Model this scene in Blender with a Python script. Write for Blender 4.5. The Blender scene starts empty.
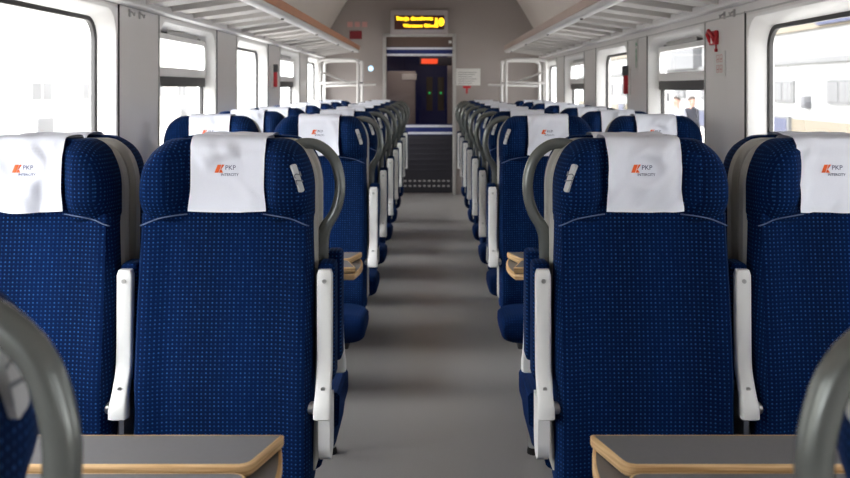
import bpy, bmesh, math, random
from mathutils import Vector, Matrix, noise
random.seed(7)
S = bpy.context.scene
COL = S.collection
PI = math.pi

# ------------------------------------------------------------------ materials
def newmat(name):
    m = bpy.data.materials.new(name); m.use_nodes = True
    nt = m.node_tree
    return m, nt, nt.nodes['Principled BSDF']

def mat(name, col, rough=0.5, metal=0.0, spec=0.5, noise_amt=0.0, nscale=40, bump=0.0, emit=None, estr=0.0, coat=0.0, coord='Object'):
    m, nt, b = newmat(name)
    b.inputs['Base Color'].default_value = (*col, 1)
    b.inputs['Roughness'].default_value = rough
    b.inputs['Metallic'].default_value = metal
    b.inputs['Specular IOR Level'].default_value = spec
    b.inputs['Coat Weight'].default_value = coat
    if emit:
        b.inputs['Emission Color'].default_value = (*emit, 1)
        b.inputs['Emission Strength'].default_value = estr
    if noise_amt or bump:
        tc = nt.nodes.new('ShaderNodeTexCoord')
        n = nt.nodes.new('ShaderNodeTexNoise'); n.inputs['Scale'].default_value = nscale
        n.inputs['Detail'].default_value = 4
        nt.links.new(tc.outputs[coord], n.inputs['Vector'])
        if noise_amt:
            r = nt.nodes.new('ShaderNodeMixRGB'); r.blend_type = 'MIX'
            r.inputs[1].default_value = (*[c*(1-noise_amt) for c in col], 1)
            r.inputs[2].default_value = (*[min(1, c*(1+noise_amt)) for c in col], 1)
            nt.links.new(n.outputs['Fac'], r.inputs[0])
            nt.links.new(r.outputs[0], b.inputs['Base Color'])
        if bump:
            bp = nt.nodes.new('ShaderNodeBump'); bp.inputs['Strength'].default_value = bump
            bp.inputs['Distance'].default_value = 0.005
            nt.links.new(n.outputs['Fac'], bp.inputs['Height'])
            nt.links.new(bp.outputs['Normal'], b.inputs['Normal'])
    return m

def fabric(name, base, dot, amount):
    """navy moquette: a fine grid of lighter woven dots, with faint tonal stripes (UV in metres)"""
    m, nt, b = newmat(name)
    N = nt.nodes; L = nt.links
    uv = N.new('ShaderNodeUVMap')
    sep = N.new('ShaderNodeSeparateXYZ'); L.new(uv.outputs['UV'], sep.inputs[0])
    def mth(op, a, bb=None, c=None):
        n = N.new('ShaderNodeMath'); n.operation = op
        for i, v in enumerate((a, bb, c)):
            if v is None: continue
            if isinstance(v, (int, float)): n.inputs[i].default_value = v
            else: L.new(v, n.inputs[i])
        return n.outputs[0]
    px, py = 1/0.0112, 1/0.0104
    fu = mth('SUBTRACT', mth('FRACT', mth('MULTIPLY', sep.outputs[0], px)), 0.5)
    fv = mth('SUBTRACT', mth('FRACT', mth('MULTIPLY', sep.outputs[1], py)), 0.5)
    d = mth('SQRT', mth('ADD', mth('MULTIPLY', fu, fu), mth('MULTIPLY', fv, fv)))
    mr = N.new('ShaderNodeMapRange'); mr.interpolation_type = 'SMOOTHSTEP'
    L.new(d, mr.inputs['Value'])
    mr.inputs['From Min'].default_value = 0.10; mr.inputs['From Max'].default_value = 0.28
    mr.inputs['To Min'].default_value = 1; mr.inputs['To Max'].default_value = 0
    # per-dot variation
    wn = N.new('ShaderNodeTexWhiteNoise'); wn.noise_dimensions = '2D'
    cmb = N.new('ShaderNodeCombineXYZ')
    L.new(mth('FLOOR', mth('MULTIPLY', sep.outputs[0], px)), cmb.inputs[0])
    L.new(mth('FLOOR', mth('MULTIPLY', sep.outputs[1], py)), cmb.inputs[1])
    L.new(cmb.outputs[0], wn.inputs['Vector'])
    k = mth('MULTIPLY', mr.outputs[0], mth('MULTIPLY_ADD', wn.outputs['Value'], 0.8, 0.35))
    k = mth('MULTIPLY', k, amount)
    # tonal stripes + weave lines
    st = mth('MULTIPLY_ADD', mth('SINE', mth('MULTIPLY', sep.outputs[0], 31.0)), 0.14, 0.92)
    wv = mth('MULTIPLY_ADD', mth('SINE', mth('MULTIPLY', sep.outputs[1], 2*PI*py)), 0.10, 0.95)
    c1 = N.new('ShaderNodeMixRGB'); c1.blend_type = 'MULTIPLY'; c1.inputs[0].default_value = 1
    c1.inputs[1].default_value = (*base, 1)
    L.new(mth('MULTIPLY', st, wv), c1.inputs[2])
    mx = N.new('ShaderNodeMixRGB'); L.new(k, mx.inputs[0]); L.new(c1.outputs[0], mx.inputs[1])
    mx.inputs[2].default_value = (*dot, 1)
    L.new(mx.outputs[0], b.inputs['Base Color'])
    b.inputs['Roughness'].default_value = 0.85
    b.inputs['Specular IOR Level'].default_value = 0.08
    b.inputs['Sheen Weight'].default_value = 0.05
    b.inputs['Sheen Roughness'].default_value = 0.4
    b.inputs['Sheen Tint'].default_value = (0.15, 0.35, 1.0, 1)
    bp = N.new('ShaderNodeBump'); bp.inputs['Strength'].default_value = 0.25; bp.inputs['Distance'].default_value = 0.002
    L.new(mr.outputs[0], bp.inputs['Height']); L.new(bp.outputs['Normal'], b.inputs['Normal'])
    return m

def glassmat(name, tint=(1, 1, 1), refl=0.05):
    m = bpy.data.materials.new(name); m.use_nodes = True
    nt = m.node_tree; nt.nodes.clear()
    o = nt.nodes.new('ShaderNodeOutputMaterial'); t = nt.nodes.new('ShaderNodeBsdfTransparent')
    t.inputs[0].default_value = (*tint, 1)
    g = nt.nodes.new('ShaderNodeBsdfGlossy'); g.inputs['Roughness'].default_value = 0.02
    lf = nt.nodes.new('ShaderNodeLayerWeight'); lf.inputs['Blend'].default_value = 0.5
    pw = nt.nodes.new('ShaderNodeMath'); pw.operation = 'POWER'; pw.inputs[1].default_value = 5
    nt.links.new(lf.outputs['Facing'], pw.inputs[0])
    lw = nt.nodes.new('ShaderNodeMath'); lw.operation = 'MULTIPLY_ADD'; lw.inputs[1].default_value = 0.35; lw.inputs[2].default_value = refl*0.6
    nt.links.new(pw.outputs[0], lw.inputs[0])
    mx = nt.nodes.new('ShaderNodeMixShader')
    nt.links.new(lw.outputs[0], mx.inputs[0]); nt.links.new(t.outputs[0], mx.inputs[1]); nt.links.new(g.outputs[0], mx.inputs[2])
    nt.links.new(mx.outputs[0], o.inputs[0])
    return m

M = {}
M['fabric'] = fabric('navy dotted moquette', (0.0008, 0.0105, 0.057), (0.045, 0.17, 0.47), 0.42)
M['fabric_plain'] = fabric('plain navy moquette', (0.0008, 0.0115, 0.062), (0.03, 0.13, 0.42), 0.22)
M['cover'] = mat('white headrest cloth', (0.84, 0.86, 0.95), 0.9, spec=0.1, noise_amt=0.03, nscale=300, bump=0.05)
M['shell'] = mat('warm grey seat shell', (0.40, 0.39, 0.36), 0.4, noise_amt=0.02, nscale=60)
M['white_metal'] = mat('white lacquered metal', (0.80, 0.80, 0.79), 0.32, noise_amt=0.02, nscale=30)
M['steel'] = mat('brushed steel', (0.55, 0.55, 0.55), 0.33, 0.9, noise_amt=0.05, nscale=80)
M['handle'] = mat('grey satin handle', (0.165, 0.178, 0.172), 0.24, 0.45, noise_amt=0.03, nscale=30)
M['black'] = mat('black rubber', (0.012, 0.012, 0.013), 0.6, noise_amt=0.1, nscale=50)
M['dark_base'] = mat('dark grey seat base', (0.05, 0.05, 0.055), 0.5, noise_amt=0.05)
M['piping'] = mat('grey blue piping', (0.10, 0.14, 0.26), 0.8, noise_amt=0.05)
M['plate'] = mat('silver number plate', (0.52, 0.53, 0.54), 0.4, noise_amt=0.06, nscale=90)
M['plate_ink'] = mat('grey plate lettering', (0.16, 0.17, 0.19), 0.5, noise_amt=0.05)
M['logo_orange'] = mat('orange print', (0.80, 0.13, 0.03), 0.8, noise_amt=0.04)
M['logo_navy'] = mat('navy print', (0.02, 0.03, 0.12), 0.8, noise_amt=0.04)
M['laminate'] = mat('grey table laminate', (0.155, 0.15, 0.155), 0.42, noise_amt=0.06, nscale=120)
def wood():
    m, nt, b = newmat('beech plywood edge')
    tc = nt.nodes.new('ShaderNodeTexCoord'); mp = nt.nodes.new('ShaderNodeMapping')
    mp.inputs['Scale'].default_value = (6, 6, 260)
    n = nt.nodes.new('ShaderNodeTexNoise'); n.inputs['Scale'].default_value = 1.0; n.inputs['Detail'].default_value = 3
    cr = nt.nodes.new('ShaderNodeValToRGB')
    cr.color_ramp.elements[0].position = 0.35; cr.color_ramp.elements[0].color = (0.52, 0.31, 0.13, 1)
    cr.color_ramp.elements[1].position = 0.65; cr.color_ramp.elements[1].color = (0.78, 0.54, 0.29, 1)
    nt.links.new(tc.outputs['Object'], mp.inputs[0]); nt.links.new(mp.outputs[0], n.inputs[0])
    nt.links.new(n.outputs['Fac'], cr.inputs[0]); nt.links.new(cr.outputs[0], b.inputs['Base Color'])
    b.inputs['Roughness'].default_value = 0.45
    return m
M['wood'] = wood()
M['wall'] = mat('pale grey wall panel', (0.74, 0.715, 0.70), 0.28, spec=0.5, noise_amt=0.03, nscale=6)
M['frame'] = mat('white window surround', (0.82, 0.81, 0.80), 0.33, noise_amt=0.02, nscale=10)
M['endwall'] = mat('taupe end wall', (0.345, 0.305, 0.29), 0.5, noise_amt=0.04, nscale=3)
M['ceil'] = mat('beige grey ceiling panel', (0.72, 0.66, 0.62), 0.45, noise_amt=0.03, nscale=3)
M['gasket'] = mat('dark window gasket', (0.035, 0.033, 0.033), 0.5, noise_amt=0.08)
M['alu'] = mat('grey painted aluminium', (0.46, 0.45, 0.44), 0.45, 0.2, noise_amt=0.04, nscale=20)
M['rackrail'] = mat('white rack rail', (0.66, 0.645, 0.64), 0.35, noise_amt=0.02)
M['rackpanel'] = mat('grey rack shelf', (0.33, 0.32, 0.31), 0.5, noise_amt=0.06, nscale=12)
M['rackslat'] = mat('beige grey rack slat', (0.50, 0.475, 0.46), 0.5, noise_amt=0.05, nscale=9)
M['orange_strip'] = mat('orange brown rack lip', (0.42, 0.17, 0.085), 0.45, noise_amt=0.1, nscale=8)
M['tan_strip'] = mat('pinkish tan rack lip', (0.40, 0.30, 0.26), 0.45, noise_amt=0.1, nscale=8)
M['red'] = mat('red enamel', (0.50, 0.012, 0.02), 0.35, noise_amt=0.05)
M['red_dark'] = mat('dark red sign', (0.20, 0.012, 0.02), 0.5, noise_amt=0.05)
M['paper'] = mat('white paper', (0.75, 0.74, 0.72), 0.8, noise_amt=0.03)
M['paper_grey'] = mat('grey print', (0.30, 0.29, 0.29), 0.8, noise_amt=0.05)
M['pink'] = mat('faded red print', (0.62, 0.33, 0.31), 0.7, noise_amt=0.05)
M['green'] = mat('green print', (0.02, 0.32, 0.13), 0.6, noise_amt=0.05)
M['blue_vinyl'] = mat('blue door vinyl', (0.008, 0.02, 0.14), 0.4, noise_amt=0.05)
M['white_vinyl'] = mat('white door vinyl', (0.72, 0.74, 0.80), 0.5, noise_amt=0.02)
M['navy_panel'] = mat('navy vestibule panel', (0.008, 0.018, 0.20), 0.5, noise_amt=0.1)
M['dark_panel'] = mat('dark door panel', (0.022, 0.021, 0.030), 0.5, noise_amt=0.1)
M['brown_panel'] = mat('brown transom', (0.11, 0.07, 0.055), 0.5, noise_amt=0.06)
M['led_yellow'] = mat('amber led', (0.9, 0.6, 0.02), 0.5, emit=(1.0, 0.60, 0.015), estr=2.6, noise_amt=0.03)
M['led_screen'] = mat('dark red led screen', (0.06, 0.006, 0.004), 0.4, noise_amt=0.1)
M['led_red'] = mat('red led', (0.8, 0.08, 0.02), 0.5, emit=(1.0, 0.08, 0.02), estr=0.9, noise_amt=0.03)
M['led_green'] = mat('green led', (0.02, 0.5, 0.1), 0.5, emit=(0.05, 1.0, 0.2), estr=0.8, noise_amt=0.03)
M['led_blue'] = mat('pale blue lamp', (0.6, 0.75, 0.95), 0.5, emit=(0.5, 0.75, 1.0), estr=1.5, noise_amt=0.02)
M['display_case'] = mat('grey display case', (0.40, 0.36, 0.37), 0.4, noise_amt=0.03)
M['glass'] = glassmat('clear window glass', (0.97, 0.98, 0.97))
M['door_glass'] = glassmat('tinted door glass', (0.80, 0.79, 0.82))
def floormat():
    m, nt, b = newmat('grey vinyl floor')
    tc = nt.nodes.new('ShaderNodeTexCoord')
    n = nt.nodes.new('ShaderNodeTexNoise'); n.inputs['Scale'].default_value = 220; n.inputs['Detail'].default_value = 3
    n2 = nt.nodes.new('ShaderNodeTexNoise'); n2.inputs['Scale'].default_value = 2.5
    cr = nt.nodes.new('ShaderNodeValToRGB')
    cr.color_ramp.elements[0].position = 0.3; cr.color_ramp.elements[0].color = (0.31, 0.30, 0.293, 1)
    cr.color_ramp.elements[1].position = 0.7; cr.color_ramp.elements[1].color = (0.35, 0.338, 0.33, 1)
    nt.links.new(tc.outputs['Object'], n.inputs['Vector']); nt.links.new(tc.outputs['Object'], n2.inputs['Vector'])
    nt.links.new(n.outputs['Fac'], cr.inputs[0]); nt.links.new(cr.outputs[0], b.inputs['Base Color'])
    mr = nt.nodes.new('ShaderNodeMapRange'); mr.inputs['To Min'].default_value = 0.30; mr.inputs['To Max'].default_value = 0.31
    nt.links.new(n2.outputs['Fac'], mr.inputs['Value']); nt.links.new(mr.outputs[0], b.inputs['Roughness'])
    return m
M['floor'] = floormat()
# outside
M['ext_white'] = mat('pale render', (0.85, 0.84, 0.80), 0.9, noise_amt=0.04, nscale=0.6)
M['ext_cream'] = mat('cream render', (0.72, 0.62, 0.45), 0.9, noise_amt=0.05, nscale=0.6)
M['ext_grey'] = mat('grey stone', (0.42, 0.42, 0.43), 0.9, noise_amt=0.06, nscale=0.8)
M['ext_window'] = mat('dull facade glass', (0.20, 0.22, 0.26), 0.2, noise_amt=0.1, nscale=1)
M['ext_blue'] = mat('blue sign enamel', (0.02, 0.05, 0.30), 0.5, noise_amt=0.05)
M['ext_ground'] = mat('pale concrete', (0.62, 0.60, 0.57), 0.9, noise_amt=0.08, nscale=0.8)
M['ext_pale'] = mat('pale grey glass', (0.20, 0.20, 0.21), 0.4, noise_amt=0.1, nscale=1)
M['ext_box'] = mat('dark grey box', (0.05, 0.05, 0.055), 0.6, noise_amt=0.1)
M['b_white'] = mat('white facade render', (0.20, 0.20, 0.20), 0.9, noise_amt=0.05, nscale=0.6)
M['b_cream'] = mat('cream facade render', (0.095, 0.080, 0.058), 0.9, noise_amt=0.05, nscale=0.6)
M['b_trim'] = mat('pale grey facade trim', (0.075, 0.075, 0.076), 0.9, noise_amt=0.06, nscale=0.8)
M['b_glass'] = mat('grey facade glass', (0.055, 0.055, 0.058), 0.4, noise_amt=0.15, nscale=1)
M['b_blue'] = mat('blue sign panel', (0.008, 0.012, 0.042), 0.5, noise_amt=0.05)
M['skin'] = mat('skin', (0.22, 0.12, 0.09), 0.6, noise_amt=0.04)
M['jacket'] = mat('dark jacket cloth', (0.010, 0.010, 0.016), 0.9, noise_amt=0.1)
M['pale_coat'] = mat('pale coat cloth', (0.13, 0.13, 0.15), 0.9, noise_amt=0.08)
M['trousers'] = mat('dark trousers cloth', (0.04, 0.045, 0.07), 0.9, noise_amt=0.1)
M['hair'] = mat('brown hair', (0.02, 0.011, 0.007), 0.7, noise_amt=0.2, nscale=80)

# ------------------------------------------------------------------ mesh helpers
def box_uv(me):
    uvl = me.uv_layers.new(name='UVMap')
    for p in me.polygons:
        n = p.normal; ax = max(range(3), key=lambda i: abs(n[i]))
        for li in p.loop_indices:
            c = me.vertices[me.loops[li].vertex_index].co
            uvl.data[li].uv = ((c.y, c.z) if ax == 0 else (c.x, c.y) if ax == 2 else (c.x, c.z))

class MB:
    def __init__(s): s.v = []; s.f = []; s.mi = []
    def add(s, vs, fs, mi=0):
        o = len(s.v); s.v += [tuple(v) for v in vs]
        s.f += [tuple(i+o for i in f) for f in fs]; s.mi += [mi]*len(fs); return s
    def box(s, x0, x1, y0, y1, z0, z1, b=0.0, mi=0):
        if b <= 0:
            v = [(x, y, z) for x in (x0, x1) for y in (y0, y1) for z in (z0, z1)]
            f = [(0,1,3,2),(4,6,7,5),(0,4,5,1),(2,3,7,6),(0,2,6,4),(1,5,7,3)]
            return s.add(v, f, mi)
        bm = bmesh.new(); bmesh.ops.create_cube(bm, size=1)
        for v in bm.verts:
            v.co = Vector(((x0+x1)/2+v.co.x*(x1-x0), (y0+y1)/2+v.co.y*(y1-y0), (z0+z1)/2+v.co.z*(z1-z0)))
        bmesh.ops.bevel(bm, geom=bm.edges[:], offset=b, segments=3, profile=0.5, affect='EDGES')
        bm.verts.index_update()
        s.add([v.co for v in bm.verts], [[v.index for v in f.verts] for f in bm.faces], mi); bm.free(); return s
    def loft(s, secs, caps=True, mi=0, closed=True):
        n = len(secs[0]); vs = [p for sec in secs for p in sec]; fs = []
        for i in range(len(secs)-1):
            for j in range(n if closed else n-1):
                a = i*n+j; b = i*n+(j+1) % n
                fs.append((a, b, b+n, a+n))
        if caps and closed:
            fs.append(tuple(range(n-1, -1, -1))); fs.append(tuple(range((len(secs)-1)*n, len(secs)*n)))
        return s.add(vs, fs, mi)
    def tube(s, path, r, n=10, mi=0, closed=False, side=None):
        """r: radius, list of radii or list of (ra, rb); side: vector that the first axis follows"""
        P = [Vector(p) for p in path]; k = len(P); secs = []; prev = None
        for i in range(k):
            if closed: t = P[(i+1) % k]-P[i-1]
            else: t = P[min(i+1, k-1)]-P[max(i-1, 0)]
            t.normalize()
            a = Vector(side) if side else (prev if prev else (Vector((0,0,1)) if abs(t.z) < .9 else Vector((1,0,0))))
            a = (a-t*a.dot(t)).normalized(); prev = a; b = t.cross(a)
            rr = r[i] if isinstance(r, (list, tuple)) else r
            ra, rb = rr if isinstance(rr, (list, tuple)) else (rr, rr)
            secs.append([P[i]+a*ra*math.cos(2*PI*j/n)+b*rb*math.sin(2*PI*j/n) for j in range(n)])
        if closed: secs.append(secs[0]); return s.loft(secs, False, mi)
        return s.loft(secs, True, mi)
    def cyl(s, c0, c1, r, n=16, mi=0): return s.tube([c0, c1], r, n, mi)
    def prism(s, poly, z0, z1, mi=0, mi_side=None):
        n = len(poly); vs = [(x, y, z0) for x, y in poly]+[(x, y, z1) for x, y in poly]
        s.add(vs, [tuple(range(n-1, -1, -1)), tuple(range(n, 2*n))], mi)
        return s.add(vs, [(i, (i+1) % n, n+(i+1) % n, n+i) for i in range(n)], mi if mi_side is None else mi_side)
    def mesh(s, name, mats, smooth=True, angle=40, mirror=False, merge=True):
        v = s.v; f = s.f
        if mirror: v = [(-x, y, z) for x, y, z in v]; f = [tuple(reversed(q)) for q in f]
        me = bpy.data.meshes.new(name); me.from_pydata(v, [], f)
        for m in (mats if isinstance(mats, (list, tuple)) else [mats]): me.materials.append(m)
        me.polygons.foreach_set('material_index', s.mi)
        bm = bmesh.new(); bm.from_mesh(me)
        if merge: bmesh.ops.remove_doubles(bm, verts=bm.verts[:], dist=1e-5)
        bmesh.ops.recalc_face_normals(bm, faces=bm.faces[:]); bm.to_mesh(me); bm.free()
        me.update(); box_uv(me)
        if smooth:
            me.polygons.foreach_set('use_smooth', [True]*len(me.polygons)); me.set_sharp_from_angle(angle=math.radians(angle))
        return me
    def obj(s, name, mats, parent=None, **k):
        return link(name, s.mesh(name, mats, **k), parent)

def link(name, me, parent=None):
    o = bpy.data.objects.new(name, me); COL.objects.link(o)
    if parent: o.parent = parent
    return o
def empty(name, loc=(0,0,0), rz=0):
    o = bpy.data.objects.new(name, None); COL.objects.link(o); o.location = loc; o.rotation_euler = (0,0,rz)
    o.empty_display_size = 0.1; return o
def tag(o, label, cat, group=None, kind=None):
    if label: o['label'] = label
    if cat: o['category'] = cat
    if group: o['group'] = group
    if kind: o['kind'] = kind
    return o
def struct(o): o['kind'] = 'structure'; return o
def copy_tree(o, parent=None):
    c = o.copy(); COL.objects.link(c)
    if parent: c.parent = parent
    for ch in list(o.children): copy_tree(ch, c)
    return c

def text_verts(body, size=1.0, width=None, bold=0.0, extrude=0.0):
    """text as (verts, faces) in the XY plane, centred; scaled so that its width is `width`"""
    cu = bpy.data.curves.new('t', 'FONT'); cu.body = body; cu.size = size
    cu.align_x = 'CENTER'; cu.align_y = 'CENTER'; cu.offset = bold; cu.resolution_u = 3
    o = bpy.data.objects.new('t', cu); COL.objects.link(o)
    dg = bpy.context.evaluated_depsgraph_get(); dg.update()
    me = bpy.data.meshes.new_from_object(o.evaluated_get(dg))
    vs = [v.co.copy() for v in me.vertices]; fs = [tuple(p.vertices) for p in me.polygons]
    bpy.data.objects.remove(o); bpy.data.curves.remove(cu); bpy.data.meshes.remove(me)
    xs = [v.x for v in vs]; ys = [v.y for v in vs]
    cx = (min(xs)+max(xs))/2; cy = (min(ys)+max(ys))/2; k = (width/(max(xs)-min(xs))) if width else 1
    return [((v.x-cx)*k, (v.y-cy)*k) for v in vs], fs, (max(ys)-min(ys))*k

def sstep(a, b, x):
    t = max(0, min(1, (x-a)/(b-a))); return t*t*(3-2*t)
def smooth_path(pts, n=6):
    """Catmull-Rom through points"""
    P = [Vector(p) for p in pts]; out = []
    for i in range(len(P)-1):
        p0 = P[max(i-1,0)]; p1 = P[i]; p2 = P[i+1]; p3 = P[min(i+2, len(P)-1)]
        for j in range(n):
            t = j/n
            out.append(0.5*((2*p1)+(p2-p0)*t+(2*p0-5*p1+4*p2-p3)*t*t+(3*p1-p0-3*p2+p3)*t**3))
    out.append(P[-1]); return out

# ------------------------------------------------------------------ camera
CZ = 1.378
cam = bpy.data.cameras.new('camera'); co = bpy.data.objects.new('camera', cam); COL.objects.link(co)
co.location = (0, 0, CZ); co.rotation_euler = (PI/2, 0, 0)
cam.sensor_width = 36; cam.lens = 900/850*36
cam.shift_x = (425-432)/850; cam.shift_y = -(239-88)/850
cam.clip_start = 0.02; cam.clip_end = 400
cam.dof.use_dof = True; cam.dof.focus_distance = 2.42; cam.dof.aperture_fstop = 6.3
S.camera = co

# ------------------------------------------------------------------ setting
Y0, Y1 = -4.0, 11.63
XW = 1.40
fl = MB().box(-1.5, 1.5, Y0, 14.4, -0.06, 0).obj('floor', M['floor'], smooth=False); struct(fl)

ZS, ZT = 0.80, 1.715
WIN = [(-0.87+1.83*k, -0.87+1.83*k+1.21) for k in range(-1, 7)]   # openings along the carriage
DZW = {-1: 0.0, 1: -0.02}; ZTS = {-1: 1.738, 1: 1.70}
def side_wall(sx, nm):
    ZT = ZTS[sx]
    b = MB()
    def bx(y0, y1, z0, z1, xin=XW): b.box(min(sx*xin, sx*1.52), max(sx*xin, sx*1.52), y0, y1, z0, z1)
    bx(Y0, Y1, 0, ZS); bx(Y0, Y1, ZT, 1.90)
    edges = [Y0]+[e for w in WIN for e in w]+[Y1]
    for i in range(0, len(edges), 2): bx(edges[i], edges[i+1], ZS, ZT)
    struct(b.obj('wall_'+nm, M['wall'], smooth=False))
    # sill ledge below the windows and heater cover along the floor
    t = MB(); t.box(min(sx*1.375, sx*1.4), max(sx*1.375, sx*1.4), Y0, Y1, 0.755, 0.785, 0.006)
    struct(t.obj('trim_sill_'+nm, M['frame'], smooth=True))
    h = MB(); h.box(min(sx*1.34, sx*1.4), max(sx*1.34, sx*1.4), Y0, Y1, 0.0, 0.22, 0.01)
    struct(h.obj('baseboard_'+nm, M['alu']))
side_wall(-1, 'left'); side_wall(1, 'right')

def rrect(y0, y1, z0, z1, r, n=7):
    pts = []
    for cy, cz, a0 in ((y1-r, z1-r, 0), (y0+r, z1-r, PI/2), (y0+r, z0+r, PI), (y1-r, z0+r, 1.5*PI)):
        for i in range(n+1):
            a = a0+PI/2*i/n; pts.append((cy+r*math.cos(a), cz+r*math.sin(a)))
    return pts
wn = 0
for sx in (-1, 1):
    ZT = ZTS[sx]; dzw = DZW[sx]
    for i, (a, b_) in enumerate(WIN):
        wn += 1
        opening = (i % 2 == 0)           # every second window has a tilting top light
        fr = MB(); n = 7
        outer = rrect(a, b_, ZS, ZT, 0.004, n); mid = rrect(a+.012, b_-.012, ZS+.012, ZT-.012, 0.11, n)
        inner = rrect(a+.05, b_-.05, ZS+.05, ZT-.05, 0.10, n)
        L = lambda pts, x: [(sx*x, y, z) for y, z in pts]
        fr.loft([L(outer, 1.397), L(mid, 1.400), L(inner, 1.462), L(inner, 1.50), L(outer, 1.50)], caps=False)
        f = fr.obj('window_%d' % wn, M['frame']); struct(f)
        g = MB(); in2 = rrect(a+.070, b_-.070, ZS+.070, ZT-.068, 0.085, n)
        in1 = rrect(a+.049, b_-.049, ZS+.049, ZT-.049, 0.10, n)
        g.loft([L(in1, 1.470), L(in2, 1.474), L(in2, 1.49), L(in1, 1.49)], caps=False)
        g.obj('gasket', M['gasket'], f)
        gl = MB(); gl.add(L(in2, 1.484), [tuple(range(len(in2)))]); gl.obj('glass_pane', M['glass'], f, smooth=False)
        if opening:
            tf = MB()
            to = rrect(a+.064, b_-.064, 1.442+dzw, ZT-.064, 0.05, n); ti = rrect(a+.10, b_-.10, 1.490+dzw, ZT-.095, 0.04, n)
            tf.loft([L(to, 1.48), L(to, 1.447), L(ti, 1.447), L(ti, 1.48)], caps=False)
            tf.obj('top_light_frame', M['frame'], f)
            db = MB(); db.box(min(sx*1.455, sx*1.492), max(sx*1.455, sx*1.492), a+.06, b_-.06, 1.385+dzw, 1.441+dzw)
            db.obj('divider_bar', M['gasket'], f, smooth=False)
            sl = MB(); sl.box(min(sx*1.44, sx*1.452), max(sx*1.44, sx*1.452), a+.30, b_-.30, ZT-.062, ZT-.040, .004)
            sl.obj('latch_handle', M['alu'], f)
# seams at the pillar edges
tn = 0
for sx in (-1, 1):
    ZT = ZTS[sx]
    for (a, b_) in WIN:
        for y in (a-.014, b_+.014):
            tn += 1
            t = MB(); hh = .004 if y > b_ else .002; t.box(min(sx*1.394, sx*1.401), max(sx*1.394, sx*1.401), y-hh, y+hh, ZS, ZT+.02)
            struct(t.obj('trim_%d' % tn, M['gasket'] if y > b_ else M['alu'], smooth=False))
    t = MB(); t.box(min(sx*1.394, sx*1.401), max(sx*1.394, sx*1.401), Y0, Y1, ZT+.012, ZT+.018)
    struct(t.obj('trim_%d' % (tn+40), M['alu'], smooth=False))

# ceiling (a vaulted cove)
prof = [(-1.42,1.88),(-1.405,1.97),(-1.36,2.07),(-1.27,2.22),(-1.17,2.39),(-1.06,2.55),(-0.92,2.66),(-0.7,2.73),(-0.4,2.765),(0,2.775)]
prof = prof+[(-x, z) for x, z in reversed(prof[:-1])]
cb = MB()
pts = [Vector((x, 0, z)) for x, z in prof]; sp = smooth_path(pts, 4)
loop = [(p.x, p.z) for p in sp]; up = [(p.x*1.08, p.z+0.06) for p in sp]
ring = loop+list(reversed(up))
cb.loft([[(x, Y0, z) for x, z in ring], [(x, Y1, z) for x, z in ring]])
struct(cb.obj('ceiling', M['ceil'], angle=50))
# ceiling luminaires: two long diffusers
struct(MB().box(-1.52, 1.52, Y0-.08, Y0, 0, 2.85).obj('wall_back', M['endwall'], smooth=False))

# end wall with the door opening
DX0, DX1, DZ = -0.60, 0.275, 2.05
e = MB()
e.box(-1.52, DX0, Y1, Y1+.08, 0, 2.85); e.box(DX1, 1.52, Y1, Y1+.08, 0, 2.85); e.box(DX0, DX1, Y1, Y1+.08, DZ, 2.85)
struct(e.obj('wall_end', M['endwall'], smooth=False))
d = empty('door_1', (0, Y1, 0)); struct(d)
f = MB(); f.box(DX0-.035, DX0+.01, -.03, .10, 0, DZ+.03, .004); f.box(DX1-.01, DX1+.035, -.03, .10, 0, DZ+.03, .004)
f.box(DX0-.035, DX1+.035, -.03, .10, DZ-.01, DZ+.03, .004); f.obj('door_frame', M['alu'], d)
MB().box(DX0+.01, DX1-.01, .01, .05, 1.91, DZ-.01).obj('transom_panel', M['brown_panel'], d, smooth=False)
lp = MB(); lp.box(DX0+.01, DX1-.01, .02, .05, 0.02, 0.77)
for k in range(7): lp.box(DX0+.03, DX1-.03, .008, .02, 0.30+.068*k, 0.325+.068*k, .004)
lp.obj('lower_panel', M['dark_panel'], d)
for z in (.10, .165):
    v = MB()
    for k in range(13): v.box(DX0+.05+k*.062, DX0+.085+k*.062, .005, .02, z, z+.022, .004)
    v.obj('vent_strip', M['alu'], d)
for z0, ws in ((0.77, (0.795, 0.885)), (1.79, (1.807, 1.89))):
    MB().box(DX0+.01, DX1-.01, .016, .045, z0, z0+.14 if z0 < 1 else z0+.12).obj('blue_band', M['blue_vinyl'], d, smooth=False)
    for w in ws: MB().box(DX0+.01, DX1-.01, .010, .017, w-.014, w+.014).obj('white_band', M['white_vinyl'], d, smooth=False)
MB().box(DX0+.01, DX1-.01, .028, .034, 0.91, 1.79).obj('glass_pane', M['door_glass'], d, smooth=False)
MB().box(DX1-.06, DX1-.02, -.0, .012, 1.955, 1.99, .003).obj('door_sensor', M['paper'], d)

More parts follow.
